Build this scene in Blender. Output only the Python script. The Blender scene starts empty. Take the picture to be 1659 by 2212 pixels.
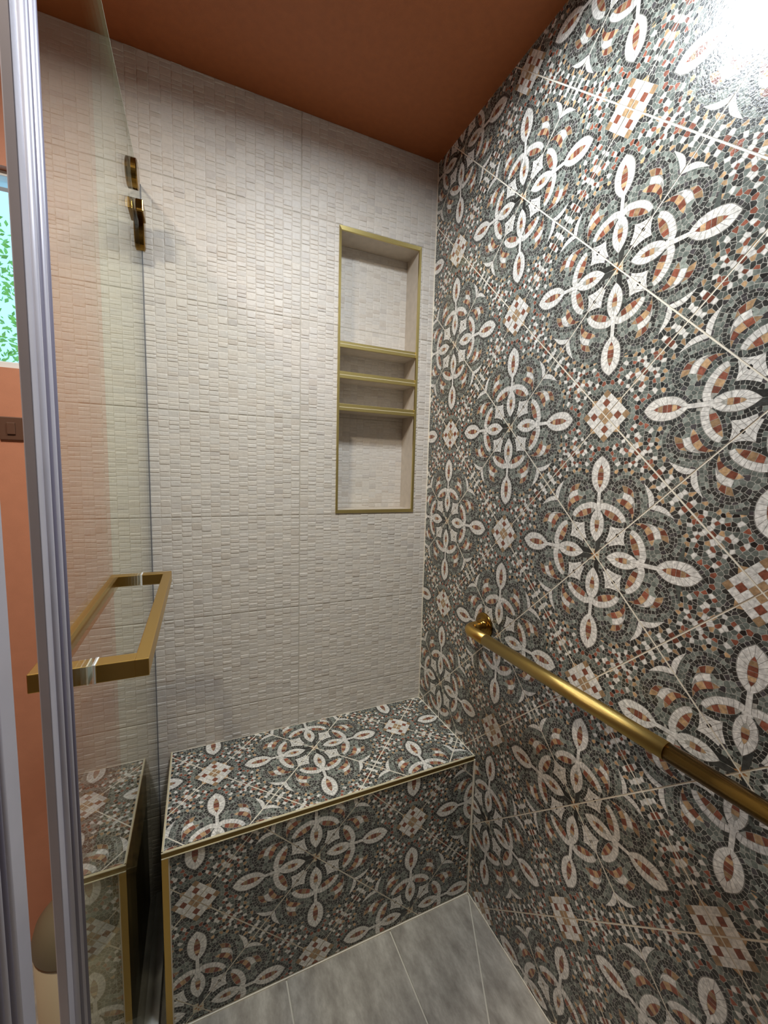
import bpy, math, random
import numpy as np
from mathutils import Vector, Matrix
random.seed(7)
scene = bpy.context.scene
COL = scene.collection
R2 = math.sqrt(.5)

# ------------------------------------------------------------------ materials
def lin(c):
    return tuple(((v/255)/12.92 if v/255 <= .04045 else ((v/255+.055)/1.055)**2.4) for v in c)
def new_mat(name):
    m = bpy.data.materials.new(name); m.use_nodes = True
    nt = m.node_tree; b = nt.nodes['Principled BSDF']
    return m, nt, b
def N(nt, t, **kw):
    n = nt.nodes.new(t)
    for k, v in kw.items(): setattr(n, k, v)
    return n
def noise_bump(nt, b, scale, strength, dist=.001, detail=3):
    tc = N(nt, 'ShaderNodeTexCoord'); no = N(nt, 'ShaderNodeTexNoise'); bp = N(nt, 'ShaderNodeBump')
    no.inputs['Scale'].default_value = scale; no.inputs['Detail'].default_value = detail
    bp.inputs['Strength'].default_value = strength; bp.inputs['Distance'].default_value = dist
    nt.links.new(tc.outputs['Object'], no.inputs['Vector']); nt.links.new(no.outputs['Fac'], bp.inputs['Height'])
    nt.links.new(bp.outputs['Normal'], b.inputs['Normal'])
def mottle(nt, b, col, amount, scale, attr=False, detail=5):
    tc = N(nt, 'ShaderNodeTexCoord'); no = N(nt, 'ShaderNodeTexNoise'); mr = N(nt, 'ShaderNodeMapRange')
    mx = N(nt, 'ShaderNodeVectorMath', operation='SCALE')
    no.inputs['Scale'].default_value = scale; no.inputs['Detail'].default_value = detail
    mr.inputs['From Min'].default_value = .3; mr.inputs['From Max'].default_value = .7
    mr.inputs['To Min'].default_value = 1-amount; mr.inputs['To Max'].default_value = 1+amount
    nt.links.new(tc.outputs['Object'], no.inputs['Vector']); nt.links.new(no.outputs['Fac'], mr.inputs['Value'])
    if attr:
        a = N(nt, 'ShaderNodeAttribute'); a.attribute_name = 'tint'
        nt.links.new(a.outputs['Color'], mx.inputs[0])
    else:
        mx.inputs[0].default_value = col
    nt.links.new(mr.outputs['Result'], mx.inputs['Scale']); nt.links.new(mx.outputs['Vector'], b.inputs['Base Color'])
def simple(name, col, rough=.5, metal=0, bump=None, mot=None, spec=.5, coat=0):
    m, nt, b = new_mat(name); c = lin(col)
    b.inputs['Base Color'].default_value = (*c, 1); b.inputs['Roughness'].default_value = rough
    b.inputs['Metallic'].default_value = metal; b.inputs['Specular IOR Level'].default_value = spec
    b.inputs['Coat Weight'].default_value = coat
    if bump: noise_bump(nt, b, *bump)
    if mot: mottle(nt, b, c, *mot)
    return m
M = {}
def tinted(name, rough, amount, scale, bump, spec=.5):
    m, nt, b = new_mat(name); b.inputs['Roughness'].default_value = rough
    b.inputs['Specular IOR Level'].default_value = spec
    mottle(nt, b, None, amount, scale, attr=True); noise_bump(nt, b, *bump)
    return m
M['mosaic'] = tinted('glazed_mosaic', .24, .3, 170, (300, .7, .0005), .42)
M['stone'] = tinted('cream_stone', .5, .05, 110, (260, .6, .0006))
M['ceiling'] = simple('terracotta_ceiling_paint', (160, 90, 44), .55, bump=(900, .35, .001), mot=(.06, 60))
M['orange'] = simple('orange_wall_paint', (194, 130, 102), .5, bump=(500, .2, .001), mot=(.04, 30))
M['offwhite'] = simple('offwhite_paint', (214, 206, 192), .6, bump=(300, .15, .001))
M['caulk'] = simple('cream_caulk', (242, 233, 214), .5, mot=(.05, 80))
M['niche_flat'] = simple('honed_cream_stone', (196, 184, 168), .42, mot=(.08, 45), bump=(120, .2, .001))
M['brass'] = simple('brushed_brass', (200, 164, 92), .36, 1, bump=(700, .15, .0004))
M['brass_satin'] = simple('satin_champagne_brass', (204, 186, 122), .36, 1, bump=(900, .1, .0003))
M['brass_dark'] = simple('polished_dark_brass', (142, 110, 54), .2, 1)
M['profile'] = simple('lilac_satin_profile', (202, 199, 211), .34, .2, mot=(.04, 20))
M['rib'] = simple('violet_seal_rubber', (122, 117, 136), .4)
M['white_frame'] = simple('white_window_frame', (228, 230, 232), .4)
M['plate'] = simple('brown_switch_plate', (96, 66, 52), .4)
M['side'] = simple('olive_brown_panel', (92, 78, 48), .4, mot=(.25, 14))
M['front_paint'] = simple('taupe_paint', (84, 74, 66), .6)
m, nt, b = new_mat('dark_streaked_wood'); b.inputs['Roughness'].default_value = .45
tc = N(nt, 'ShaderNodeTexCoord'); mp = N(nt, 'ShaderNodeMapping'); mp.inputs['Scale'].default_value = (60, 60, 2.5)
no = N(nt, 'ShaderNodeTexNoise'); no.inputs['Scale'].default_value = 1; no.inputs['Detail'].default_value = 6; cr = N(nt, 'ShaderNodeValToRGB')
cr.color_ramp.elements[0].position = .35; cr.color_ramp.elements[0].color = (*lin((48, 38, 22)), 1)
cr.color_ramp.elements[1].position = .68; cr.color_ramp.elements[1].color = (*lin((104, 88, 52)), 1)
nt.links.new(tc.outputs['Object'], mp.inputs['Vector']); nt.links.new(mp.outputs['Vector'], no.inputs['Vector'])
nt.links.new(no.outputs['Fac'], cr.inputs['Fac']); nt.links.new(cr.outputs['Color'], b.inputs['Base Color']); M['wood'] = m
M['lip'] = simple('pale_champagne_lip', (226, 214, 178), .4, .25)
M['antique'] = simple('antique_brass_face', (128, 106, 62), .34, 1)
M['quartz'] = simple('white_quartz', (206, 204, 198), .25, mot=(.06, 30))
M['bin'] = simple('beige_plastic', (178, 164, 138), .45)
M['bin_lid'] = simple('grey_olive_plastic', (112, 104, 84), .45)
M['housing'] = simple('white_light_housing', (225, 222, 215), .4)
# brushed knurl
m, nt, b = new_mat('knurled_brass'); b.inputs['Metallic'].default_value = 1; b.inputs['Roughness'].default_value = .34
b.inputs['Base Color'].default_value = (*lin((192, 164, 98)), 1)
tc = N(nt, 'ShaderNodeTexCoord'); bp = N(nt, 'ShaderNodeBump'); ad = N(nt, 'ShaderNodeMath', operation='ADD')
for ang in (.75, -.75):
    mp = N(nt, 'ShaderNodeMapping'); mp.inputs['Rotation'].default_value = (ang, 0, 0)
    w = N(nt, 'ShaderNodeTexWave'); w.bands_direction = 'Y'; w.inputs['Scale'].default_value = 330
    nt.links.new(tc.outputs['Object'], mp.inputs['Vector']); nt.links.new(mp.outputs['Vector'], w.inputs['Vector'])
    nt.links.new(w.outputs['Fac'], ad.inputs[0 if ang > 0 else 1])
bp.inputs['Strength'].default_value = .3; bp.inputs['Distance'].default_value = .0004
nt.links.new(ad.outputs[0], bp.inputs['Height']); nt.links.new(bp.outputs['Normal'], b.inputs['Normal'])
M['knurl'] = m
# floor stone with long streaks along y
m, nt, b = new_mat('grey_stone_floor'); b.inputs['Roughness'].default_value = .42
tc = N(nt, 'ShaderNodeTexCoord'); mp = N(nt, 'ShaderNodeMapping'); mp.inputs['Scale'].default_value = (11, 4.5, 4)
no = N(nt, 'ShaderNodeTexNoise'); no.inputs['Scale'].default_value = 2.2; no.inputs['Detail'].default_value = 9; no.inputs['Roughness'].default_value = .68
cr = N(nt, 'ShaderNodeValToRGB')
cr.color_ramp.elements[0].position = .3; cr.color_ramp.elements[0].color = (*lin((134, 127, 117)), 1)
cr.color_ramp.elements[1].position = .72; cr.color_ramp.elements[1].color = (*lin((206, 200, 188)), 1)
e = cr.color_ramp.elements.new(.5); e.color = (*lin((168, 161, 150)), 1)
nt.links.new(tc.outputs['Object'], mp.inputs['Vector']); nt.links.new(mp.outputs['Vector'], no.inputs['Vector'])
nt.links.new(no.outputs['Fac'], cr.inputs['Fac']); nt.links.new(cr.outputs['Color'], b.inputs['Base Color'])
noise_bump(nt, b, 90, .2); M['floor'] = m
M['floor_grout'] = simple('pale_floor_grout', (216, 208, 192), .7)
# clear glass: fresnel mix of reflection and clear transmission on each face of the pane
def glass(name, tint):
    m = bpy.data.materials.new(name); m.use_nodes = True; nt = m.node_tree; nt.nodes.clear()
    out = N(nt, 'ShaderNodeOutputMaterial'); mix = N(nt, 'ShaderNodeMixShader')
    tr = N(nt, 'ShaderNodeBsdfTransparent'); gl = N(nt, 'ShaderNodeBsdfGlossy')
    tr.inputs['Color'].default_value = (*tint, 1); gl.inputs['Roughness'].default_value = .0
    gl.inputs['Color'].default_value = (.96, .97, .95, 1)
    ge = N(nt, 'ShaderNodeNewGeometry'); dt = N(nt, 'ShaderNodeVectorMath', operation='DOT_PRODUCT')
    nt.links.new(ge.outputs['Incoming'], dt.inputs[0]); nt.links.new(ge.outputs['Normal'], dt.inputs[1])
    ab = N(nt, 'ShaderNodeMath', operation='ABSOLUTE'); nt.links.new(dt.outputs['Value'], ab.inputs[0])
    s = N(nt, 'ShaderNodeMath', operation='SUBTRACT'); s.inputs[0].default_value = 1; nt.links.new(ab.outputs[0], s.inputs[1])
    p = N(nt, 'ShaderNodeMath', operation='POWER'); p.inputs[1].default_value = 5; nt.links.new(s.outputs[0], p.inputs[0])
    f = N(nt, 'ShaderNodeMath', operation='MULTIPLY_ADD'); f.inputs[1].default_value = .96; f.inputs[2].default_value = .04
    nt.links.new(p.outputs[0], f.inputs[0]); nt.links.new(f.outputs[0], mix.inputs['Fac'])
    nt.links.new(tr.outputs[0], mix.inputs[1]); nt.links.new(gl.outputs[0], mix.inputs[2])
    nt.links.new(mix.outputs[0], out.inputs['Surface'])
    return m
M['glass'] = glass('clear_shower_glass', (.93, .952, .91))
M['window_glass'] = glass('window_glass', (.93, .97, .98))
M['seal'] = simple('grey_seal', (112, 111, 114), .4)
M['edge'] = simple('polished_glass_edge', (205, 214, 190), .25)
M['leaf'] = simple('garden_leaf', (150, 190, 84), .5, mot=(.3, 8))
M['lamp'] = bpy.data.materials.new('lamp_lens'); M['lamp'].use_nodes = True
nt = M['lamp'].node_tree; nt.nodes.clear(); o_ = N(nt, 'ShaderNodeOutputMaterial'); e_ = N(nt, 'ShaderNodeEmission')
e_.inputs['Color'].default_value = (1, .97, .92, 1); e_.inputs['Strength'].default_value = 3; nt.links.new(e_.outputs[0], o_.inputs['Surface'])

# ------------------------------------------------------------------ mesh helpers
class MB:
    def __init__(s): s.v = []; s.f = []; s.m = []; s.c = []; s.sm = []
    def face(s, pts, mat=0, col=None, smooth=False):
        i = len(s.v); s.v += [tuple(p) for p in pts]; s.f.append(tuple(range(i, i+len(pts)))); s.m.append(mat); s.c.append(col); s.sm.append(smooth)
    def mesh(s, verts, faces, mat=0, col=None, smooth=False):
        i = len(s.v); s.v += [tuple(p) for p in verts]
        for f in faces: s.f.append(tuple(i+k for k in f)); s.m.append(mat); s.c.append(col); s.sm.append(smooth)
    def box(s, a, b, mat=0, bev=0, col=None):
        (x0, y0, z0), (x1, y1, z1) = [tuple(min(p, q) for p, q in zip(a, b)), tuple(max(p, q) for p, q in zip(a, b))]
        if bev <= 0:
            v = [(x0,y0,z0),(x1,y0,z0),(x1,y1,z0),(x0,y1,z0),(x0,y0,z1),(x1,y0,z1),(x1,y1,z1),(x0,y1,z1)]
            s.mesh(v, [(0,3,2,1),(4,5,6,7),(0,1,5,4),(1,2,6,5),(2,3,7,6),(3,0,4,7)], mat, col); return
        import bmesh
        bm = bmesh.new(); bmesh.ops.create_cube(bm, size=1)
        for v in bm.verts: v.co = Vector((x0+(v.co.x+.5)*(x1-x0), y0+(v.co.y+.5)*(y1-y0), z0+(v.co.z+.5)*(z1-z0)))
        bmesh.ops.bevel(bm, geom=list(bm.edges), offset=bev, segments=2, affect='EDGES', profile=.5)
        bm.verts.ensure_lookup_table(); bm.verts.index_update()
        s.mesh([v.co.copy() for v in bm.verts], [tuple(v.index for v in f.verts) for f in bm.faces], mat, col); bm.free()
    def lathe(s, prof, origin, axis, seg=48, mat=0):   # prof: (distance along axis, radius)
        ax = Vector(axis).normalized(); u = ax.orthogonal().normalized(); w = ax.cross(u); o = Vector(origin)
        V = []
        for d, r in prof:
            for k in range(seg):
                a = 2*math.pi*k/seg; V.append(o+ax*d+(u*math.cos(a)+w*math.sin(a))*r)
        F = [(i*seg+k, i*seg+(k+1) % seg, (i+1)*seg+(k+1) % seg, (i+1)*seg+k) for i in range(len(prof)-1) for k in range(seg)]
        s.mesh(V, F, mat, smooth=True)
    def tube(s, pts, r, seg=32, mat=0, caps=True):
        pts = [Vector(p) for p in pts]; V = []; n = len(pts); u = None
        for i, p in enumerate(pts):
            t = (pts[min(i+1, n-1)]-pts[max(i-1, 0)]).normalized()
            u = t.orthogonal().normalized() if u is None else (u-t*u.dot(t)).normalized()
            w = t.cross(u)
            for k in range(seg):
                a = 2*math.pi*k/seg; V.append(p+(u*math.cos(a)+w*math.sin(a))*r)
        F = [(i*seg+k, i*seg+(k+1) % seg, (i+1)*seg+(k+1) % seg, (i+1)*seg+k) for i in range(n-1) for k in range(seg)]
        s.mesh(V, F, mat, smooth=True)
        if caps: s.mesh(V[:seg], [tuple(range(seg))], mat); s.mesh(V[-seg:], [tuple(range(seg))], mat)
    def build(s, name, mats, parent=None, fix=True):
        me = bpy.data.meshes.new(name); me.from_pydata(s.v, [], s.f)
        for m_ in (mats if isinstance(mats, (list, tuple)) else [mats]): me.materials.append(m_)
        me.polygons.foreach_set('material_index', s.m); me.polygons.foreach_set('use_smooth', s.sm)
        if any(c is not None for c in s.c):
            at = me.color_attributes.new('tint', 'FLOAT_COLOR', 'CORNER'); buf = []
            for f, c in zip(s.f, s.c): buf += list((*(c or (.5, .5, .5)), 1))*len(f)
            at.data.foreach_set('color', buf)
        me.update()
        if fix and len(s.f) < 3000:
            import bmesh
            bm = bmesh.new(); bm.from_mesh(me); bmesh.ops.remove_doubles(bm, verts=bm.verts, dist=1e-6)
            bmesh.ops.recalc_face_normals(bm, faces=bm.faces); bm.to_mesh(me); bm.free()
        o = bpy.data.objects.new(name, me); COL.objects.link(o)
        if parent is not None: o.parent = parent; o.location = -Vector(parent.location)
        return o
def tag(o, label=None, cat=None, group=None, kind=None):
    if label: o['label'] = label
    if cat: o['category'] = cat
    if group: o['group'] = group
    if kind: o['kind'] = kind
    return o
def thing(name, loc, label, cat, group=None):
    o = bpy.data.objects.new(name, None); COL.objects.link(o); o.location = loc; o.empty_display_size = .05
    return tag(o, label, cat, group)
def struct(o, label=None): return tag(o, label, kind='structure')

# ------------------------------------------------------------------ dimensions (metres)
D = .2845; T = D*R2                       # tile diagonal incl. joint, tile pitch
H = 2.3535                                # ceiling
BH, BD, BL = .465, .3546, .8452           # bench height, depth, length
GX = -.880                                # inner face of the glass

# ------------------------------------------------------------------ the printed mosaic tile
PAL = {'w': (227, 223, 215), 'o': (186, 152, 114), 'r': (138, 82, 64), 'd': (60, 60, 57), 'p': (75, 71, 72),
       'g': (104, 110, 103), 'G': (136, 142, 133), 'm': (176, 173, 163), 'k': (36, 35, 34), 'M': (158, 154, 147)}
def clip(poly, a, b, c):                  # keep a*x+b*y<=c
    out = []
    for i in range(len(poly)):
        p, q = poly[i], poly[(i+1) % len(poly)]; dp = a*p[0]+b*p[1]-c; dq = a*q[0]+b*q[1]-c
        if dp <= 0: out.append(p)
        if (dp < 0 < dq) or (dq < 0 < dp):
            t = dp/(dp-dq); out.append((p[0]+(q[0]-p[0])*t, p[1]+(q[1]-p[1])*t))
    return out
def inset(poly, d):                       # convex-ish polygon pushed in by d
    n = len(poly); A = sum(poly[i][0]*poly[(i+1) % n][1]-poly[(i+1) % n][0]*poly[i][1] for i in range(n))
    if A < 0: poly = poly[::-1]
    P = list(poly)
    for i in range(n):
        (x0, y0), (x1, y1) = poly[i], poly[(i+1) % n]; L = math.hypot(x1-x0, y1-y0)
        if L < 1e-6: continue
        nx, ny = (y1-y0)/L, -(x1-x0)/L
        P = clip(P, nx, ny, nx*x0+ny*y0-d)
        if len(P) < 3: return []
    return P
def resample(path, n):
    L = [0]
    for p, q in zip(path, path[1:]): L.append(L[-1]+math.hypot(q[0]-p[0], q[1]-p[1]))
    out = []
    for k in range(n+1):
        s = L[-1]*k/n; i = 0
        while i < len(L)-2 and L[i+1] < s: i += 1
        t = (s-L[i])/max(L[i+1]-L[i], 1e-9); p, q = path[i], path[i+1]
        out.append((p[0]+(q[0]-p[0])*t, p[1]+(q[1]-p[1])*t))
    return out
def smooth_path(p, it=1):
    for _ in range(it):
        q = [p[0]]
        for a, b in zip(p, p[1:]): q += [(a[0]*.75+b[0]*.25, a[1]*.75+b[1]*.25), (a[0]*.25+b[0]*.75, a[1]*.25+b[1]*.75)]
        p = q+[p[-1]]
    return p
def mir(p): return [(b, a) for a, b in p]
def inside(pt, poly):
    x, y = pt; r = False
    for i in range(len(poly)):
        (x0, y0), (x1, y1) = poly[i], poly[i-1]
        if (y0 > y) != (y1 > y) and x < (x1-x0)*(y-y0)/(y1-y0)+x0: r = not r
    return r
def dist_poly(pt, poly):
    x, y = pt; best = 9
    for i in range(len(poly)):
        (x0, y0), (x1, y1) = poly[i], poly[i-1]; dx, dy = x1-x0, y1-y0; L = dx*dx+dy*dy
        t = 0 if L == 0 else max(0, min(1, ((x-x0)*dx+(y-y0)*dy)/L)); best = min(best, math.hypot(x-x0-t*dx, y-y0-t*dy))
    return best
S_ = {
'arc_out':[(0.0495,0.4934),(0.0991,0.5146),(0.1537,0.5143),(0.216,0.5036),(0.2727,0.4769),(0.3207,0.4471),(0.3498,0.4163),(0.36,0.3842)],
'arc_in':[(0.0616,0.4495),(0.1089,0.4605),(0.1644,0.4568),(0.2197,0.4353),(0.2695,0.4065),(0.2888,0.3883),(0.3047,0.3647),(0.3105,0.3495)],
'moon_in':[(0.0678,0.4444),(0.1092,0.415),(0.1546,0.3867),(0.205,0.3663),(0.2526,0.3518),(0.3018,0.3602)],
'o1':[(0.0946,0.0947),(0.096,0.1422),(0.1103,0.2094),(0.1465,0.2639),(0.1941,0.3064),(0.2456,0.3362),(0.291,0.3482),(0.3375,0.3375)],
'o1c':[(0.1622,0.1622),(0.1683,0.1921),(0.194,0.2319),(0.2254,0.2656),(0.2583,0.2823),(0.2854,0.2851)],
'o2':[(0.4449,0.4449),(0.4398,0.5049),(0.4487,0.5642),(0.4778,0.6224),(0.5243,0.6748),(0.5774,0.7131),(0.628,0.7299),(0.6829,0.7262),(0.7207,0.7207)],
'o2c':[(0.4873,0.4873),(0.4966,0.5365),(0.5315,0.5896),(0.5781,0.6304),(0.6159,0.6488),(0.6579,0.6579)],
'b1o':[(0.0183,0.55),(0.0751,0.6306),(0.1187,0.6413),(0.1805,0.6393),(0.2409,0.6106),(0.2762,0.573),(0.28,0.5471)],
'b1i':[(0.0183,0.55),(0.0857,0.5845),(0.1493,0.5792),(0.1956,0.5642),(0.2292,0.5497),(0.261,0.5464),(0.28,0.5471)],
'b2o':[(0.0767,0.6327),(0.1221,0.6714),(0.1726,0.7005),(0.2261,0.6847),(0.2774,0.6579)],
'b2i':[(0.0818,0.6352),(0.1187,0.6413),(0.1805,0.6393),(0.2409,0.6106),(0.2488,0.6086)],
'b3o':[(0.1726,0.7005),(0.2235,0.7398),(0.2768,0.7293),(0.3138,0.7138),(0.346,0.6873)],
'b3i':[(0.1745,0.6989),(0.1972,0.696),(0.227,0.6859),(0.2672,0.6651),(0.2826,0.6567)],
'cro':[(0.0,0.8),(0.0402,0.8418),(0.0955,0.864),(0.1514,0.8632),(0.2133,0.8596)],
'cri':[(0.0,0.7416),(0.0184,0.7573),(0.0644,0.7901),(0.1081,0.8167),(0.1582,0.8365),(0.2119,0.8578)],
'xe':[(0,0.2061),(0,0.3325),(0,0.4534)],
'xi':[(0.0317,0.1877),(0.0696,0.2744),(0.1235,0.3318),(0.0584,0.3711),(0.0068,0.4475)]}
SEEDS = [('dddgd',[(0.0244,0.4622),(0.0484,0.4129),(0.0941,0.3748),(0.1438,0.3519),(0.2066,0.3398)]),
('dddddddpddddd',[(0.0301,0.6273),(0.0635,0.6704),(0.1109,0.7067),(0.1592,0.7369),(0.1997,0.7656),(0.2473,0.7719),(0.2832,0.7632),(0.3224,0.7428),(0.3524,0.718),(0.3784,0.6786),(0.3827,0.6325),(0.3454,0.6079),(0.3111,0.6237)]),
('gggGggggGggGgGg',[(0.0241,0.7197),(0.0703,0.7532),(0.1123,0.7821),(0.1503,0.8065),(0.1979,0.8278),(0.2639,0.8266),(0.3106,0.8171),(0.3565,0.7908),(0.3972,0.7572),(0.4241,0.7118),(0.4363,0.6605),(0.4323,0.6099),(0.4206,0.5828),(0.3833,0.5388),(0.3542,0.4986)]),
('GggGgdGGG',[(0.0492,0.5136),(0.1151,0.5498),(0.1635,0.537),(0.2184,0.5252),(0.2561,0.5074),(0.3015,0.4831),(0.3427,0.4622),(0.2779,0.6196),(0.3006,0.5818)]),
('ddpddddd',[(0.4163,0.5669),(0.4547,0.6299),(0.4912,0.6797),(0.5297,0.709),(0.5765,0.7406),(0.6183,0.7483),(0.6773,0.7514),(0.7419,0.7488)]),
('odododokoko',[(0.026,0.8787),(0.0805,0.898),(0.134,0.9017),(0.1984,0.8897),(0.2565,0.8707),(0.3207,0.8691),(0.3722,0.8436),(0.4095,0.8351),(0.4257,0.805),(0.4634,0.7683),(0.4824,0.7244)]),
('dgwdgrwdgrwgdwgrdrdwrwgrdgg',[(0.0347,0.9719),(0.0436,0.9375),(0.0815,0.9746),(0.1371,0.9923),(0.1244,0.9509),(0.1931,0.9745),(0.1921,0.9355),(0.2487,0.9762),(0.2477,0.9294),(0.3139,0.9689),(0.3155,0.921),(0.3674,0.9706),(0.3726,0.9314),(0.4281,0.9758),(0.3717,0.8829),(0.4318,0.9148),(0.4806,0.9481),(0.4816,0.9883),(0.4844,0.898),(0.5322,0.9669),(0.487,0.8532),(0.4333,0.865),(0.5367,0.902),(0.5771,0.9299),(0.54,0.8416),(0.4934,0.7881),(0.5862,0.9673)]),
('wdwgrrdwkr',[(0.6089,0.8979),(0.5482,0.8372),(0.5377,0.7885),(0.6062,0.8455),(0.6034,0.7917),(0.656,0.8095),(0.644,0.8886),(0.6903,0.865),(0.7033,0.8202),(0.7362,0.8078)]),
('dgggG',[(0.6344,0.949),(0.6858,0.9349),(0.7244,0.901),(0.7514,0.855),(0.7799,0.8184)]),
('gdpdd',[(0.6404,0.9937),(0.6969,0.9813),(0.7445,0.9631),(0.783,0.9232),(0.7996,0.8757)]),
('kd',[(.012,.34),(.76,.76)])]
def make_tile():
    rnd = random.Random(3); cells = []                      # (poly, layer, colour)
    def jit(k):
        c = PAL[k]; f = rnd.uniform(.84, 1.14) if k not in 'wm' else rnd.uniform(.965, 1.03)
        return lin(tuple(min(250, v*f) for v in c))
    shapes = []
    def strip(a, b, n, cols, layer, halves=2, sm=1, rows=1, rings=True):
        A = resample(smooth_path(a, sm), n); B = resample(smooth_path(b, sm), n)
        out = smooth_path(a, sm)+smooth_path(b, sm)[::-1]
        for h in range(halves):
            f = mir if h else (lambda p: p)
            cells.append((f(out), layer, lin(PAL['m'] if 'w' not in cols else PAL['M'])))
            for k in range(n):
                for r in range(rows):
                    def L(P, Q, t): return (P[0]+(Q[0]-P[0])*t, P[1]+(Q[1]-P[1])*t)
                    q = [L(A[k], B[k], r/rows), L(A[k+1], B[k+1], r/rows), L(A[k+1], B[k+1], (r+1)/rows), L(A[k], B[k], (r+1)/rows)]
                    q = inset(q, .0017)
                    if len(q) >= 3: cells.append((f(q), layer+1, jit(cols[k % len(cols)])))
            if rings: shapes.append(f(out))
    def sym(half): return half+mir(half)[::-1][1:-1]
    strip(S_['arc_out'], S_['arc_in'], 9, 'w', 2)
    strip(S_['arc_in'], S_['moon_in'], 5, 'orord'[:4]+'r', 2)
    S_['o2c'] = [((a+b)/2+(a-b)*.42, (a+b)/2-(a-b)*.42) for a, b in S_['o2c']]
    o1 = smooth_path(S_['o1'], 1); o1c = smooth_path(S_['o1c'], 1)
    strip(S_['o1'], S_['o1c'], 7, 'w', 4)
    core = o1c+mir(o1c)[::-1]; shapes.append(o1+mir(o1)[::-1])
    def cut_core(core, s0, s1, cols, layer):
        cells.append((core, layer, lin(PAL['m'])))
        n = len(cols)
        for k, c in enumerate(cols):
            a0 = 2*(s0+(s1-s0)*k/n); a1 = 2*(s0+(s1-s0)*(k+1)/n)
            q = clip(clip(core, -1, -1, -a0), 1, 1, a1)
            q = inset(q, .0015)
            if len(q) >= 3: cells.append((q, layer+1, jit(c)))
    cut_core(core, .1622, .2854, 'oror', 4)
    o2 = S_['o2']; o2c = S_['o2c']
    strip(S_['o2'], S_['o2c'], 8, 'w', 4, sm=0)
    cut_core(o2c+mir(o2c)[::-1], .4873, .6579, 'rorror', 4); shapes.append(o2+mir(o2)[::-1])
    stem = [(.318, .352), (.45, .477), (.477, .45), (.352, .318)]
    cells.append((stem, 4, lin(PAL['M']))); shapes.append(stem)
    for k in range(3):
        t0, t1 = k/3, (k+1)/3; a, b_ = (.322, .350), (.447, .475)
        p0 = (a[0]+(b_[0]-a[0])*t0, a[1]+(b_[1]-a[1])*t0); p1 = (a[0]+(b_[0]-a[0])*t1, a[1]+(b_[1]-a[1])*t1)
        cells.append((inset([p0, p1, (p1[1], p1[0]), (p0[1], p0[0])], .0012), 5, jit('w')))
    jn = [(.296, .352), (.33, .36), (.366, .392), (.392, .366), (.36, .33), (.352, .296)]
    cells.append((jn, 5, jit('w')))
    strip(S_['b1o'], S_['b1i'], 5, 'ororo', 2); strip(S_['b2o'], S_['b2i'], 3, 'w', 2); strip(S_['b3o'], S_['b3i'], 3, 'oro', 2)
    strip(S_['cro'], S_['cri'], 5, 'w', 2)
    strip(S_['xe'], S_['xi'], 6, 'w', 2, sm=0, rows=2)
    for kk in (0, 1):
        q = [(0, .318), (.016, .322), (.018, .345), (0, .35)]; cells.append((mir(q) if kk else q, 4, lin(PAL['k'])))
    # corner square of node A
    tri = [(0, 0), (.082, 0), (0, .082)]; cells.append((tri, 2, lin((206, 194, 168)))); shapes.append(tri)
    cells.append(([(.008, .004), (.026, .012), (.034, .034), (.012, .026), (.004, .008)], 3, lin((176, 126, 80))))
    # chequered square of node B
    c0 = .8135; cw = (1-c0)/3; ch = {(0, 0): 'o', (1, 1): 'r', (2, 2): 'o'}
    sq = [(c0, c0), (1, c0), (1, 1), (c0, 1)]; cells.append((sq, 2, lin(PAL['m']))); shapes.append(sq)
    for i in range(3):
        for j in range(3):
            x, y = c0+i*cw, c0+j*cw
            cells.append((inset([(x, y), (x+cw, y), (x+cw, y+cw), (x, y+cw)], .0013), 3, jit(ch.get((i, j), 'w'))))
    for q in ([(.765, 1), (c0, .955), (c0, 1)],):
        for f in (lambda p: p, mir): cells.append((f(q), 2, lin(PAL['o']))); shapes.append(f(q))
    # rows of set stones that run along the outlines
    lev = [1.2]
    def row(path, o0, o1_, cols, sm=1):
        p = smooth_path(path, sm); L = sum(math.hypot(b[0]-a[0], b[1]-a[1]) for a, b in zip(p, p[1:])); n = max(3, round(L/.034))
        q = resample(p, n); A, B = [], []
        for k in range(n+1):
            a, b = q[max(k-1, 0)], q[min(k+1, n)]; dx, dy = b[0]-a[0], b[1]-a[1]; l = math.hypot(dx, dy)+1e-9
            A.append((q[k][0]-dy/l*o0, q[k][1]+dx/l*o0)); B.append((q[k][0]-dy/l*o1_, q[k][1]+dx/l*o1_))
        for h in range(2):
            f = mir if h else (lambda t: t)
            for k in range(n):
                quad = [A[k], A[k+1], B[k+1], B[k]]
                cells.append((f(quad), lev[0], lin(PAL['m'])))
                r = inset(quad, .0021)
                if len(r) >= 3: cells.append((f(r), lev[0]+.3, jit(cols[k % len(cols)])))
        lev[0] += .05
    row([(0.0241,0.7197),(0.0703,0.7532),(0.1123,0.7821),(0.1503,0.8065),(0.1979,0.8278),(0.2639,0.8266),(0.3106,0.8171),(0.3565,0.7908),(0.3972,0.7572),(0.4241,0.7118),(0.4363,0.6605),(0.4323,0.6099)], -.018, .017, 'ggGgdg')
    row([(0.0301,0.6273),(0.0635,0.6704),(0.1109,0.7067),(0.1592,0.7369),(0.1997,0.7656),(0.2473,0.7719),(0.2832,0.7632),(0.3224,0.7428),(0.3524,0.718),(0.3784,0.6786),(0.3827,0.6325)], -.016, .018, 'dddpdd')
    row(S_['moon_in'], -.034, -.001, 'ddpd')
    row(S_['arc_out'][:-1], .002, .036, 'gdggg')
    row(S_['o1'][:-1], .002, .035, 'dgddg')
    row(S_['o2'], .002, .036, 'ddpdd', 0)
    row([(-.004, .104), (.05, .05)], -.014, .018, 'dgd', 0)
    # background: seeds and their cells
    seeds = []
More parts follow.
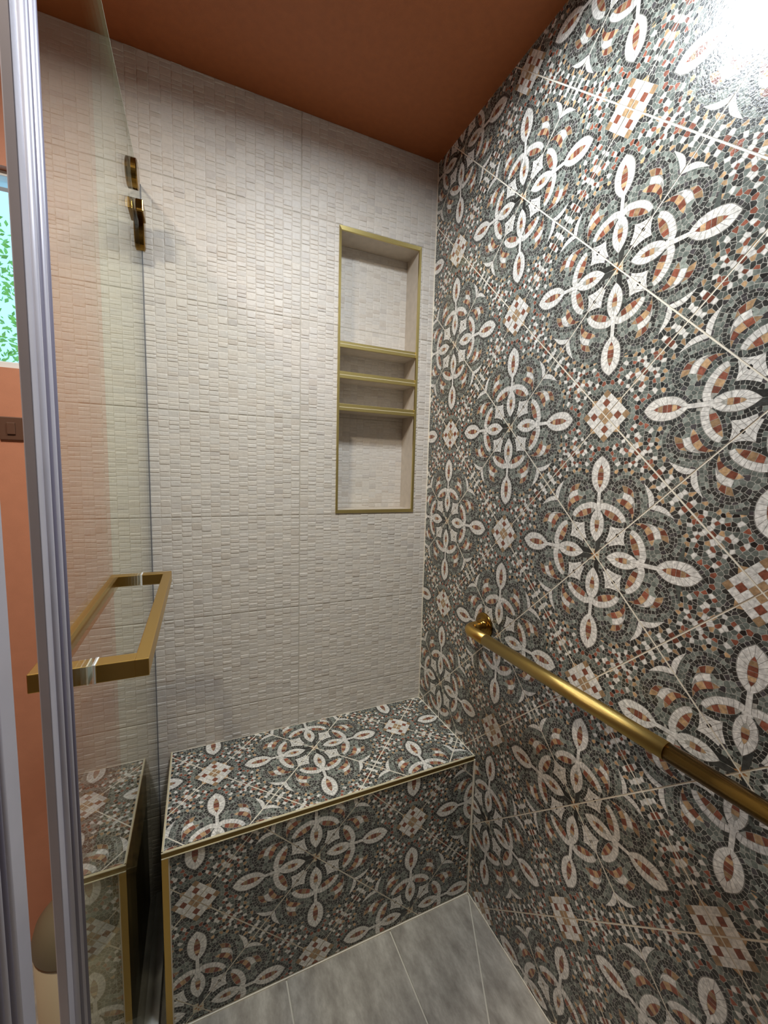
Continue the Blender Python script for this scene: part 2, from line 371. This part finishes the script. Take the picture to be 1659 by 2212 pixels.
    def ok(p, dmin, margin):
        if not (-.001 <= p[0] <= 1.001 and -.001 <= p[1] <= 1.001): return False
        for q in seeds:
            if (q[0]-p[0])**2+(q[1]-p[1])**2 < dmin*dmin: return False
        for s in shapes:
            if inside(p, s) or (margin and dist_poly(p, s) < margin): return False
        return True
    def add(p, c):
        seeds.append((p[0], p[1], c))
        if abs(p[0]-p[1]) > .015: seeds.append((p[1], p[0], c))
    for cols, pts in SEEDS:
        for i, p in enumerate(pts):
            if not any(inside(p, s) for s in shapes): add(p, cols[i % len(cols)])
    for s in list(shapes):                                   # rows of tesserae that follow each outline
        n = len(s); cl = s+[s[0]]; pr = resample(cl, max(6, int(sum(math.hypot(cl[i+1][0]-cl[i][0], cl[i+1][1]-cl[i][1]) for i in range(n))/.034)))
        for off, cc in ((.018, 'dddpdd'), (.051, 'gdgGgg')):
            for i in range(len(pr)-1):
                p, q = pr[i], pr[i+1]; L = math.hypot(q[0]-p[0], q[1]-p[1])+1e-9
                for sg in (1, -1):
                    m_ = ((p[0]+q[0])/2+sg*off*(q[1]-p[1])/L, (p[1]+q[1])/2-sg*off*(q[0]-p[0])/L)
                    if m_[1] >= m_[0]-.002 and ok(m_, .0285, off*.8): add(m_, rnd.choice(cc))
    for tries in range(9000):
        p = (rnd.random(), rnd.random())
        if p[1] < p[0]: continue
        if ok(p, .030, .0105):
            near_cb = p[1] > .88
            add(p, rnd.choice('dwgdwrgdor' if near_cb else 'dddggpgG'))
    g = .0066
    for i, (x, y, c) in enumerate(seeds):
        P = [(g, g), (1-g, g), (1-g, 1-g), (g, 1-g)]
        nb = sorted(((q[0]-x)**2+(q[1]-y)**2, q[0], q[1]) for j, q in enumerate(seeds) if j != i and abs(q[0]-x) < .2 and abs(q[1]-y) < .2)[:22]
        for d2, qx, qy in nb:
            if d2 < 1e-8: continue
            P = clip(P, qx-x, qy-y, (qx*qx+qy*qy-x*x-y*y)/2)
            if len(P) < 3: break
        P = inset(P, .0021) if len(P) >= 3 else []
        if len(P) >= 3:
            big = max(math.hypot(p[0]-x, p[1]-y) for p in P)
            if big > .07 and any(inside((x, y), s) for s in shapes): continue
            # knock the corners off so the stones look hand cut
            Q = []
            for k in range(len(P)):
                a, b_ = P[k], P[(k+1) % len(P)]; L = math.hypot(b_[0]-a[0], b_[1]-a[1]); t = min(.3, .0035/max(L, 1e-6))
                Q += [(a[0]+(b_[0]-a[0])*t, a[1]+(b_[1]-a[1])*t), (a[0]+(b_[0]-a[0])*(1-t), a[1]+(b_[1]-a[1])*(1-t))]
            cells.append((Q, 1, jit(c)))
    out = []
    for P, layer, c in cells:                                # clip all to the tile
        for a in ((-1, 0, -g), (1, 0, 1-g), (0, -1, -g), (0, 1, 1-g)):
            if len(P) >= 3: P = clip(P, *a)
        if len(P) >= 3: out.append((P, layer, c))
    out.insert(0, ([(g, g), (1-g, g), (1-g, 1-g), (g, 1-g)], 0, lin(PAL['m'])))
    return [(P, l, c, rnd.gauss(0, .003), rnd.gauss(0, .003)) for P, l, c in out]
TILE = make_tile()
def tri_area(P):
    return .5*sum(P[i][0]*P[(i+1) % len(P)][1]-P[(i+1) % len(P)][0]*P[i][1] for i in range(len(P)))
def lay_mosaic(mb, nodeA, rect, to3d, lift=.0004):
    """nodeA: flower centre in surface coords (a,b); rect a0,a1,b0,b1; to3d(a,b,h)."""
    a0, a1, b0, b1 = rect
    e1 = (R2*T, R2*T); e2 = (-R2*T, R2*T)
    rng = int(max(a1-a0, b1-b0)/T)+6
    for i in range(-2*rng, 2*rng):
        for j in range(-2*rng, 2*rng):
            # tile occupying lattice square (i..i+1, j..j+1); flower nodes sit at even,even
            su = 1 if i % 2 == 0 else -1; sv = 1 if j % 2 == 0 else -1
            oi = i if su > 0 else i+1; oj = j if sv > 0 else j+1
            cx = nodeA[0]+(i+.5)*e1[0]+(j+.5)*e2[0]; cy = nodeA[1]+(i+.5)*e1[1]+(j+.5)*e2[1]
            r = T*.72
            if cx < a0-r or cx > a1+r or cy < b0-r or cy > b1+r: continue
            ox = nodeA[0]+oi*e1[0]+oj*e2[0]; oy = nodeA[1]+oi*e1[1]+oj*e2[1]
            cutting = cx < a0+r or cx > a1-r or cy < b0+r or cy > b1-r
            tx, ty = random.gauss(0, .0006), random.gauss(0, .0006)
            for P, l, c, ja, jb in TILE:
                Q = [(ox+su*u*e1[0]+sv*v*e2[0], oy+su*u*e1[1]+sv*v*e2[1]) for u, v in P]
                if su*sv < 0: Q = Q[::-1]
                if tri_area(Q) < 0: Q = Q[::-1]
                if cutting:
                    for k in ((-1, 0, -a0), (1, 0, a1), (0, -1, -b0), (0, 1, b1)):
                        if len(Q) >= 3: Q = clip(Q, *k)
                    if len(Q) < 3: continue
                mx = sum(q[0] for q in Q)/len(Q); my = sum(q[1] for q in Q)/len(Q); h = lift+.0001+l*.00009
                if l in (0, 2, 4) or l != int(l): ja = jb = 0
                mb.face([to3d(a, b, h+(a-mx)*ja+(b-my)*jb+(a-cx)*tx+(b-cy)*ty) for a, b in Q], 0, c)

# ------------------------------------------------------------------ cream split-face stone
def lay_stone(mb, rect, to3d, holes=(), x_ref=-.464, z_ref=1.4733, seed=1):
    """rect a0,a1,b0,b1 in surface coords; narrow stacked stones grouped into 60x30 tiles."""
    rnd = random.Random(seed); a0, a1, b0, b1 = rect; TW, TH, G = .60, .3006, .0011
    nc = 23; cw = (TW-2*G)/nc
    for ti in range(math.floor((a0-x_ref)/TW), math.floor((a1-x_ref)/TW)+1):
        for tj in range(math.floor((b0-z_ref)/TH), math.floor((b1-z_ref)/TH)+1):
            X0 = x_ref+ti*TW+G; Z0 = z_ref+tj*TH+G; Z1 = z_ref+(tj+1)*TH-G
            for c in range(nc):
                x0 = X0+c*cw; x1 = x0+cw
                if x1 < a0 or x0 > a1: continue
                z = Z0
                while z < Z1-1e-5:
                    hgt = rnd.choice((.0095, .0105, .0115, .0125, .0135, .016, .020))*rnd.uniform(.93, 1.07)
                    z2 = z+hgt
                    if Z1-z2 < .007: z2 = Z1
                    hh = rnd.choice((.0008, .001, .0012, .0014, .0017, .0020)); tilt = rnd.gauss(0, .03); tl2 = rnd.gauss(0, .008)
                    warm = rnd.random(); base = rnd.gauss(0, 1.6)
                    colr = (208+base+warm*3, 201+base+warm*1, 192+base-warm*2)
                    if rnd.random() < .07: colr = (202+base, 192+base, 180+base)
                    if rnd.random() < .05: colr = (200+base, 192+base, 183+base)
                    colr = lin(colr); ww = rnd.uniform(-.0008, .0008)
                    P0 = [(x0, z), (x1, z), (x1, z2), (x0, z2)]
                    bad = False
                    for k in ((-1, 0, -a0), (1, 0, a1), (0, -1, -b0), (0, 1, b1)):
                        if len(P0) >= 3: P0 = clip(P0, *k)
                    parts = [P0] if len(P0) >= 3 else []
                    for (h0, h1, v0, v1) in holes:                 # cut round the niche
                        np_ = []
                        for P in parts:
                            xs = [p[0] for p in P]; zs = [p[1] for p in P]
                            if max(xs) <= h0 or min(xs) >= h1 or max(zs) <= v0 or min(zs) >= v1: np_.append(P); continue
                            for Q in (clip(P, 1, 0, h0), clip(P, -1, 0, -h1)):
                                if len(Q) >= 3: np_.append(Q)
                            mid = clip(clip(P, -1, 0, -h0), 1, 0, h1)
                            for Q in (clip(mid, 0, 1, v0) if len(mid) >= 3 else [], clip(mid, 0, -1, -v1) if len(mid) >= 3 else []):
                                if len(Q) >= 3: np_.append(Q)
                        parts = np_
                    for P in parts:
                        xs = [p[0] for p in P]; zs = [p[1] for p in P]; w, h_ = max(xs)-min(xs), max(zs)-min(zs)
                        if w < .0015 or h_ < .0015: continue
                        m_ = min(.0024, w*.3, h_*.26); ch = min(.0048, (w/2-m_)*.85, (h_/2-m_)*.85)
                        l, r, b_, t = min(xs), max(xs), min(zs), max(zs)
                        def ring(d, c_): return [(l+d+c_, b_+d), (r-d-c_, b_+d), (r-d, b_+d+c_), (r-d, t-d-c_), (r-d-c_, t-d), (l+d+c_, t-d), (l+d, t-d-c_), (l+d, b_+d+c_)]
                        O = ring(0, .0002); Mi = ring(m_*.4, ch*.6); I = ring(m_, ch)
                        cx_, cz_ = (l+r)/2, (b_+t)/2
                        top = lambda a, b: hh+(b-cz_)*tilt+(a-cx_)*tl2
                        V = [to3d(a, b, .0002) for a, b in O]+[to3d(a, b, max(.0003, top(a, b)*.72)) for a, b in Mi]+[to3d(a, b, top(a, b)) for a, b in I]
                        F = [(i, (i+1) % 8, 8+(i+1) % 8, 8+i) for i in range(8)]+[(8+i, 8+(i+1) % 8, 16+(i+1) % 8, 16+i) for i in range(8)]+[tuple(range(16, 24))]
                        mb.mesh(V, F, 0, colr)
                    z = z2

# ================================================================== SETTING
# right wall: diagonal mosaic on a grout bed
YF = -1.72                                                       # wall behind the camera
mb = MB()
lay_mosaic(mb, (.7103, 1.1598), (0.002, -YF, 0.0, H), lambda a, b, h: (-h, -a, b))
mb.box((0, 0.0, 0), (.05, YF, H), 1)
struct(mb.build('wall_right', [M['mosaic'], M['caulk']], fix=False))
# back wall: cream split-face stone with the niche opening
NX0, NX1, NZ0, NZ1, ND = -.339, -.0625, 1.186, 2.0615, .09
TX = -.975                                                       # stone stops here, painted wall beyond
mb = MB()
lay_stone(mb, (TX, -.0015, 0, H), lambda a, b, h: (a, -h, b), holes=[(NX0-.006, NX1+.006, NZ0-.0085, NZ1+.01)])
bc = lin((186, 178, 164))
for (xa, xb, za, zb) in ((TX, NX0-.003, 0, H), (NX1+.003, 0, 0, H), (NX0-.003, NX1+.003, 0, NZ0-.003), (NX0-.003, NX1+.003, NZ1+.003, H)):
    mb.box((xa, .0, za), (xb, .12, zb), 0, col=bc)
struct(mb.build('wall_back', M['stone'], fix=False))
# painted wall with the window opening
WX0, WX1, WZ0, WZ1 = -1.78, -1.098, 1.545, 2.0
mb = MB()
for (xa, xb, za, zb) in ((-2.6, WX0, 0, H), (WX1, TX, 0, H), (WX0, WX1, 0, WZ0), (WX0, WX1, WZ1, H)):
    mb.box((xa, 0, za), (xb, .12, zb))
struct(mb.build('wall_window', M['orange']))
mb = MB(); mb.box((-2.65, .12, 0), (-2.6, YF, H)); struct(mb.build('wall_left', M['orange']))
mb = MB(); mb.box((-2.65, YF, 0), (.05, YF-.05, H)); struct(mb.build('wall_front', M['front_paint']))
mb = MB(); mb.box((-2.65, .14, H), (.05, YF-.05, H+.05)); struct(mb.build('ceiling', M['ceiling']))
# floor slabs in the shower and plain floor outside
mb = MB(); mb.box((-2.65, .14, -.06), (.05, YF-.05, -.003), 1)
g = .0022
def slab(pts): 
    pts = inset(pts, g); mb.mesh([(x, y, 0) for x, y in pts]+[(x, y, -.004) for x, y in pts], [tuple(range(len(pts)))]+[(i, (i+1) % len(pts), len(pts)+(i+1) % len(pts), len(pts)+i) for i in range(len(pts))], 0)
yf = YF+.001
slab([(-.869, -.0), (-.571, -.0), (-.571, yf), (-.869, yf)][::-1])
slab([(-.571, -.0), (-.275, -.0), (-.275, yf), (-.571, yf)][::-1])
slab([(-.275, 0), (-.001, 0), (-.001, -.355), (-.275, -.915)][::-1])
slab([(-.001, -.355), (-.001, yf), (-.275, yf), (-.275, -.915)])
for k in range(6):
    slab([(-1.0-.3*k, 0), (-1.0-.3*k, yf), (-1.0-.3*(k+1), yf), (-1.0-.3*(k+1), 0)])
struct(mb.build('floor', [M['floor'], M['floor_grout']]))
# caulk joints
mb = MB(); mb.box((-.0032, .001, BH), (0, -.0038, H)); struct(mb.build('trim_1', M['caulk']))
mb = MB()
mb.box((-.001, -BD, .001), (-.0048, -BD-.004, BH-.012)); mb.box((-.845, -BD-.001, 0), (0, -BD-.0035, .003)); mb.box((-.0015, -BD, 0), (-.004, YF, .003))
struct(mb.build('trim_2', M['caulk']))
# low quartz sill that carries the glass
mb = MB(); mb.box((-.935, -.001, 0), (-.864, YF, .022), 0, .002)
struct(mb.build('trim_3', M['quartz']))

# window
mb = MB(); fw = .035
for (xa, xb, za, zb) in ((WX0, WX0+fw, WZ0, WZ1), (WX1-fw*.35, WX1, WZ0, WZ1), (WX0, WX1, WZ0, WZ0+fw*.5), (WX0, WX1, WZ1-fw*.35, WZ1), (-1.455, -1.435, WZ0, WZ1)):
    mb.box((xa, .02, za), (xb, .075, zb), 0, .002)
win = struct(mb.build('window_1', M['white_frame']))
mb = MB(); mb.box((WX0+fw, .045, WZ0+fw*.5), (WX1-fw*.35, .051, WZ1-fw*.35))
mb.build('pane', M['window_glass'], win)

# ================================================================== NICHE
nx, nz = (NX0+NX1)/2, NZ0
ni = thing('wall_niche', (nx, 0, nz), 'tall recessed shower niche framed in brass with three shelves in the cream stone wall', 'niche')
mb = MB(); lay_stone(mb, (NX0, NX1, NZ0, NZ1), lambda a, b, h: (a, ND-h*.6, b), seed=5, z_ref=1.4733+.028, x_ref=-.66)
mb.box((NX0-.003, ND, NZ0-.003), (NX1+.003, ND+.02, NZ1+.003), col=bc)
mb.build('back_panel', M['stone'], ni, fix=False)
mb = MB()
mb.box((NX0-.003, .001, NZ0-.003), (NX0, ND, NZ1+.003)); mb.box((NX1, .001, NZ0-.003), (NX1+.003, ND, NZ1+.003))
mb.box((NX0, .001, NZ0-.003), (NX1, ND, NZ0)); mb.box((NX0, .001, NZ1), (NX1, ND, NZ1+.003))
mb.build('side_lining', M['niche_flat'], ni)
mb = MB(); fl, fr, fb, ft, fo = NX0-.0062, NX1+.0066, NZ0-.0098, NZ1+.0108, -.0045
for q, r_ in (((fl, fb), (NX0+.0015, NZ0+.001)), ((fr, ft), (NX1-.0015, NZ1-.001))):
    pass
def mitre(p0, p1, q1, q0):      # one side of the frame: outer p0-p1, inner q1-q0
    V = [(p0[0], fo, p0[1]), (p1[0], fo, p1[1]), (q1[0], fo+.0012, q1[1]), (q0[0], fo+.0012, q0[1])]
    W = [(x, .003, z) for x, y, z in V]
    V2 = [(V[3][0], .016, V[3][2]), (V[2][0], .016, V[2][2])]
    mb.mesh(V+W, [(0, 1, 2, 3), (0, 4, 5, 1), (1, 5, 6, 2), (2, 6, 7, 3), (3, 7, 4, 0), (4, 7, 6, 5)])
il, ir, ib, it_ = NX0+.001, NX1-.001, NZ0+.001, NZ1-.0005
mitre((fl, fb), (fr, fb), (ir, ib), (il, ib)); mitre((fr, ft), (fl, ft), (il, it_), (ir, it_))
mitre((fl, ft), (fl, fb), (il, ib), (il, it_)); mitre((fr, fb), (fr, ft), (ir, it_), (ir, ib))
mb.build('frame_trim', M['brass_satin'], ni)
for z0, z1 in ((1.7105, 1.730), (1.6145, 1.6365), (1.5125, 1.5345)):
    mb = MB(); mb.box((NX0+.0004, .004, z0+.001), (NX1-.0004, ND-.0005, z1-.001)); sh = mb.build('shelf', M['niche_flat'], ni)
    mb = MB(); zm = z0+.0105
    mb.box((NX0+.0005, -.0015, z0), (NX1-.0005, .0045, zm), 0, .0006); mb.box((NX0+.0005, .0005, zm), (NX1-.0005, .006, z1), 0, .0006)
    mb.box((NX0+.0005, -.0019, zm-.0009), (NX1-.0005, .003, zm+.0009), 1)  # pale strip painted in as the highlight along the trim's step
    e = mb.build('edge_trim', [M['brass_satin'], M['lip']], sh); e.location = (0, 0, 0)

# ================================================================== BENCH
be = thing('shower_bench', (-BL/2, -BD/2, 0), 'built-in shower bench covered in patterned mosaic tile with brass edging below the niche', 'bench')
mb = MB(); mb.box((-BL+.002, -.001, .001), (-.0015, -BD+.0025, BH-.0022)); mb.build('core', M['caulk'], be)
mb = MB(); lay_mosaic(mb, (-1.565*D, -.481*D), (-BL+.0035, -.0045, -BD+.0035, -.0035), lambda a, b, h: (a, b, BH-.0022+h))
mb.face([(-BL, -BD, BH-.002), (-.001, -BD, BH-.002), (-.001, -.001, BH-.002), (-BL, -.001, BH-.002)], 1)
mb.build('seat_tiles', [M['mosaic'], M['caulk']], be, fix=False)
mb = MB(); lay_mosaic(mb, (-1.738*D, 1.110*D), (-BL+.0145, -.005, .003, BH-.0175), lambda a, b, h: (a, -BD+.0022-h, b))
mb.face([(-BL, -BD+.0022, 0), (-.001, -BD+.0022, 0), (-.001, -BD+.0022, BH-.01), (-BL, -BD+.0022, BH-.01)], 1)
mb.build('front_tiles', [M['mosaic'], M['caulk']], be, fix=False)
mb = MB(); mb.box((-BL-.0012, -.001, .001), (-BL+.002, -BD+.003, BH-.004)); mb.build('side_panel', M['wood'], be)
mb = MB()   # square channel along the front edge
mb.box((-BL-.0015, -BD-.0018, BH-.0022), (-.0015, -BD+.0035, BH), 0, .0004)
mb.box((-BL-.0015, -BD-.0004, BH-.0145), (-.0015, -BD+.001, BH-.002), 1)
mb.box((-BL-.0015, -BD-.0022, BH-.0160), (-.0015, -BD+.0012, BH-.0138), 0, .0004)
tag(mb.build('edge_trim', [M['lip'], M['antique']], be), 'brass channel along the front edge')
mb = MB(); mb.box((-BL-.0015, -.001, BH-.008), (-BL+.0022, -BD, BH), 0, .0004); mb.build('edge_trim', M['lip'], be)
mb = MB(); mb.box((-BL-.0015, -BD-.0012, .0005), (-BL+.0118, -BD+.002, BH-.0155), 0, .0004); tag(mb.build('corner_trim', M['brass'], be), 'upright brass strip on the left corner')

# ================================================================== GLASS
GT = .006; GZ0, GZ1 = .0225, 2.036; GY = -.81
door = thing('glass_screen', (GX-.004, -.44, GZ0), 'clear glass shower door against the stone wall, with square brass handle and lilac edge', 'door')
mb = MB(); mb.box((GX-GT, -.0025, GZ0), (GX, GY-.034, GZ1)); mb.build('glass_pane', M['glass'], door)
def profile(y0, y1, y2, parent, z1=GZ1+.3):
    """ribbed length y0..y1 and flat pale length y1..y2 of the seal that clips on the glass edge"""
    mb = MB(); mb.box((GX-.0070, y1, GZ0), (GX+.0012, y2, z1), 0, .001)
    p = mb.build('edge_profile', M['profile'], parent); w = (y1-y0)/4
    for k in range(4):
        mb = MB(); c = y0+w*(k+.5); hw = abs(w)*.47
        mb.tube([(GX+.0002, c, GZ0), (GX+.0002, c, z1)], hw*.8, 16); mb.box((GX-.0068, c-hw*1.06, GZ0), (GX+.0006, c+hw*1.06, z1))
        mb.build('rib', M['rib'] if k % 2 == 0 else M['profile'], p).location = (0, 0, 0)
profile(-.808, -.853, -.868, door)
mb = MB(); mb.box((GX-GT-.001, -.0008, GZ0), (GX+.0012, -.0048, GZ1)); mb.build('wall_seal', M['seal'], door)
mb = MB(); mb.box((GX-GT, -.003, GZ1), (GX, GY-.03, GZ1+.0012)); mb.build('polished_edge', M['edge'], door)
# double-sided square handle
hd = MB(); HZ0, HZ1 = 1.046, 1.070; YA, YB = -.216, -.708
def u_handle(sgn):
    mb = MB(); xg = GX+.0015 if sgn > 0 else GX-GT-.0015; xo = GX+.061 if sgn > 0 else GX-GT-.061; xi = xo-sgn*.017
    for y0 in (YA, YB+.024): mb.box((xg, y0, HZ0), (xi+sgn*.001, y0-.024, HZ1), 0, .0010)
    mb.box((xi, YA+.0, HZ0), (xo, YB, HZ1), 0, .0012)
    h_ = mb.build('handle', M['brass'], door); 
    for y0 in (YA, YB+.024):
        mb = MB(); x1 = GX if sgn > 0 else GX-GT
        mb.box((x1, y0+.0005, HZ0-.0005), (xg+sgn*.0003, y0-.0245, HZ1+.0005)); w_ = mb.build('washer', M['white_frame'], h_); w_.location = (0, 0, 0)
u_handle(1); u_handle(-1)
# brass clamps near the top wall corner
def disc(yc, zc, ry, rz, name):
    for sgn in (1, -1):
        mb = MB(); x0 = GX if sgn > 0 else GX-GT; V = []; n = 40; th = .0115
        prof = [(0, 1), (th-.002, 1), (th, .9)]
        for d, s in prof:
            for k in range(n):
                a = 2*math.pi*k/n; V.append((x0+sgn*d, yc+ry*s*math.cos(a), zc+rz*s*math.sin(a)))
        F = [(i*n+k, i*n+(k+1) % n, (i+1)*n+(k+1) % n, (i+1)*n+k) for i in range(2) for k in range(n)]+[tuple(range(2*n, 3*n))]
        mb.mesh(V, F); mb.build(name, M['brass_dark'], door)
disc(-.155, 1.972, .030, .030, 'glass_clamp')
disc(-.040, 1.905, .024, .046, 'wall_clamp')
for sgn in (1, -1):
    mb = MB(); x0 = GX if sgn > 0 else GX-GT
    mb.box((x0, -.062, 1.915), (x0+sgn*.016, -.118, 1.942), 0, .002); mb.build('wall_clamp', M['brass_dark'], door)
# fixed panel beyond the door edge
pn = thing('fixed_screen', (GX-.004, -1.28, GZ0), 'fixed clear glass panel at the left edge of the picture with a pale ribbed profile', 'glass panel')
mb = MB(); mb.box((GX-GT, -.95, GZ0), (GX, YF+.002, GZ1)); mb.build('glass_pane', M['glass'], pn)
profile(-1.000, -.966, -.942, pn)

# ================================================================== GRAB BAR
gb = thing('grab_bar', (0, -.362, .882), 'brass grab bar with knurled grip fixed to the patterned tile wall', 'grab bar')
BX, BY, BZ, BR = -.066, -.366, .880, .0151
path = [(-.006, BY, BZ), (-.036, BY, BZ)]+[(-.036-.03*math.sin(a), BY-.03*(1-math.cos(a)), BZ) for a in [math.pi/2*k/10 for k in range(1, 11)]]+[(BX, -.47, BZ)]
mb = MB(); mb.tube(path, BR); mb.build('bar', M['brass'], gb)
mb = MB(); mb.tube([(BX, -.455+.0, BZ), (BX, -.925, BZ)], BR+.0003); tag(mb.build('knurled_grip', M['knurl'], gb), 'knurled middle length of the bar')
path2 = [(BX, -.92, BZ), (BX, -1.25, BZ)]+[(-.036-.03*math.cos(a), -1.25-.03*math.sin(a), BZ) for a in [math.pi/2*k/10 for k in range(1, 11)]]+[(-.006, -1.28, BZ)]
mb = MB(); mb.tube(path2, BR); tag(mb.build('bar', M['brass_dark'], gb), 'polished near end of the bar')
for yy in (BY, -1.28):
    mb = MB(); mb.lathe([(.0002, 0), (.0002, .037), (.004, .0375), (.007, .035), (.0085, .029), (.0085, .020), (.016, .0195), (.0175, .0182), (.0175, .0)], (0, yy, BZ), (-1, 0, 0)); mb.build('wall_flange', M['brass_dark'], gb)
    mb = MB(); mb.lathe([(.008, 0), (.008, BR+.0018), (.022, BR+.0018), (.0225, BR), (.0225, 0)], (0, yy, BZ), (-1, 0, 0)); mb.build('collar', M['brass_dark'], gb)

# ================================================================== SMALL THINGS OUTSIDE THE GLASS
sw = thing('switch_plate', (-1.164, 0, 1.40), 'small brown switch plate on the orange wall under the window', 'switch')
mb = MB(); mb.box((-1.194, -.0005, 1.372), (-1.146, -.006, 1.428), 0, .002); mb.build('cover', M['plate'], sw)
mb = MB(); mb.box((-1.178, -.006, 1.386), (-1.162, -.010, 1.414), 0, .001); mb.build('rocker', M['plate'], sw)
bn = thing('canister', (-.99, -.40, 0), 'slim beige canister with grey domed lid on the floor behind the ribbed glass seals', 'canister')
mb = MB(); mb.lathe([(.0, 0), (.0, .062), (.01, .066), (.40, .070), (.40, .0)], (-.99, -.40, 0), (0, 0, 1)); mb.build('body', M['bin'], bn)
mb = MB(); mb.lathe([(.40, .072), (.415, .0725), (.44, .066), (.46, .05), (.472, .028), (.476, .0)], (-.99, -.40, 0), (0, 0, 1)); mb.build('lid', M['bin_lid'], bn)
cb = thing('gap_shade_cabinet', (-.948, -.16, 0), 'guessed low dark wooden cabinet outside the glass, added to shade the gap beside the bench', 'cabinet')  # added dark wooden block; keeps lamp light out of the gap by the bench
mb = MB(); mb.box((-.996, -.004, 0), (-.902, -.31, .40), 0, .002); mb.build('body', M['wood'], cb)
mb = MB(); mb.box((-.999, -.004, .4005), (-.899, -.314, .415), 0, .002); mb.build('top', M['wood'], cb)
# garden foliage beyond the window
rnd = random.Random(11); mb = MB()
for k in range(5200):
    x = rnd.uniform(-3.2, -1.2); y = rnd.uniform(1.6, 2.3); z = rnd.uniform(1.2, 2.62)*1.0+.25*math.sin(x*9)
    a = rnd.uniform(0, 6.28); s = rnd.uniform(.010, .026); t = rnd.uniform(-.6, .6)
    dx, dz = math.cos(a)*s, math.sin(a)*s
    mb.face([(x-dx, y, z-dz), (x-dz*.4, y+t*s, z+dx*.4), (x+dx, y, z+dz), (x+dz*.4, y-t*s, z-dx*.4)])
tag(mb.build('garden_foliage', M['leaf'], fix=False), 'green garden foliage seen through the window', 'foliage', kind='stuff')

# ceiling lamps
def lamp(x, y, power, col, rad, label, size):
    t = thing('recessed_light', (x, y, H), label, 'ceiling light')
    mb = MB(); mb.lathe([(.0, rad), (.0, rad+.022), (.004, rad+.02), (.006, rad), (.001, rad)], (x, y, H), (0, 0, -1)); mb.build('trim_ring', M['housing'], t)
    mb = MB(); mb.lathe([(.002, 0), (.002, rad)], (x, y, H), (0, 0, -1)); mb.build('lens', M['lamp'], t)
    l = bpy.data.lights.new('lamp_light', 'AREA'); l.shape = 'DISK'; l.size = size; l.energy = power; l.color = col
    o = bpy.data.objects.new('lamp_light', l); COL.objects.link(o); o.location = (x, y, H-.012); o['kind'] = 'structure'; l.spread = math.radians(172)
lamp(-.42, -.72, 13.2, (.84, .93, 1.0), .13, 'recessed ceiling light inside the shower', .2)
lamp(-1.16, -.95, 16, (1.0, .88, .72), .06, 'recessed ceiling light outside the glass', .12)
# world
w = bpy.data.worlds.new('sky'); scene.world = w; w.use_nodes = True
bg = w.node_tree.nodes['Background']; bg.inputs['Color'].default_value = (.40, .74, .98, 1); bg.inputs['Strength'].default_value = 1.9

# ================================================================== CAMERA
cam = bpy.data.cameras.new('camera'); co = bpy.data.objects.new('camera', cam); COL.objects.link(co)
F = Vector((0.40686897, 0.90767287, -0.10289606)); R = Vector((0.91331384, -0.40639329, 0.02650145)); U = Vector((0.01776163, 0.10475902, 0.99433901))
mw = Matrix(((R.x, U.x, -F.x, -.753867), (R.y, U.y, -F.y, -1.306501), (R.z, U.z, -F.z, 1.32527), (0, 0, 0, 1)))
co.matrix_world = mw
cam.sensor_fit = 'VERTICAL'; cam.sensor_height = 24; cam.lens = 24*890.887/2212; cam.clip_start = .01
scene.camera = co
vs = scene.view_settings; vs.view_transform = 'Standard'; vs.look = 'None'; vs.gamma = 1; vs.use_curve_mapping = False; vs.exposure = 0
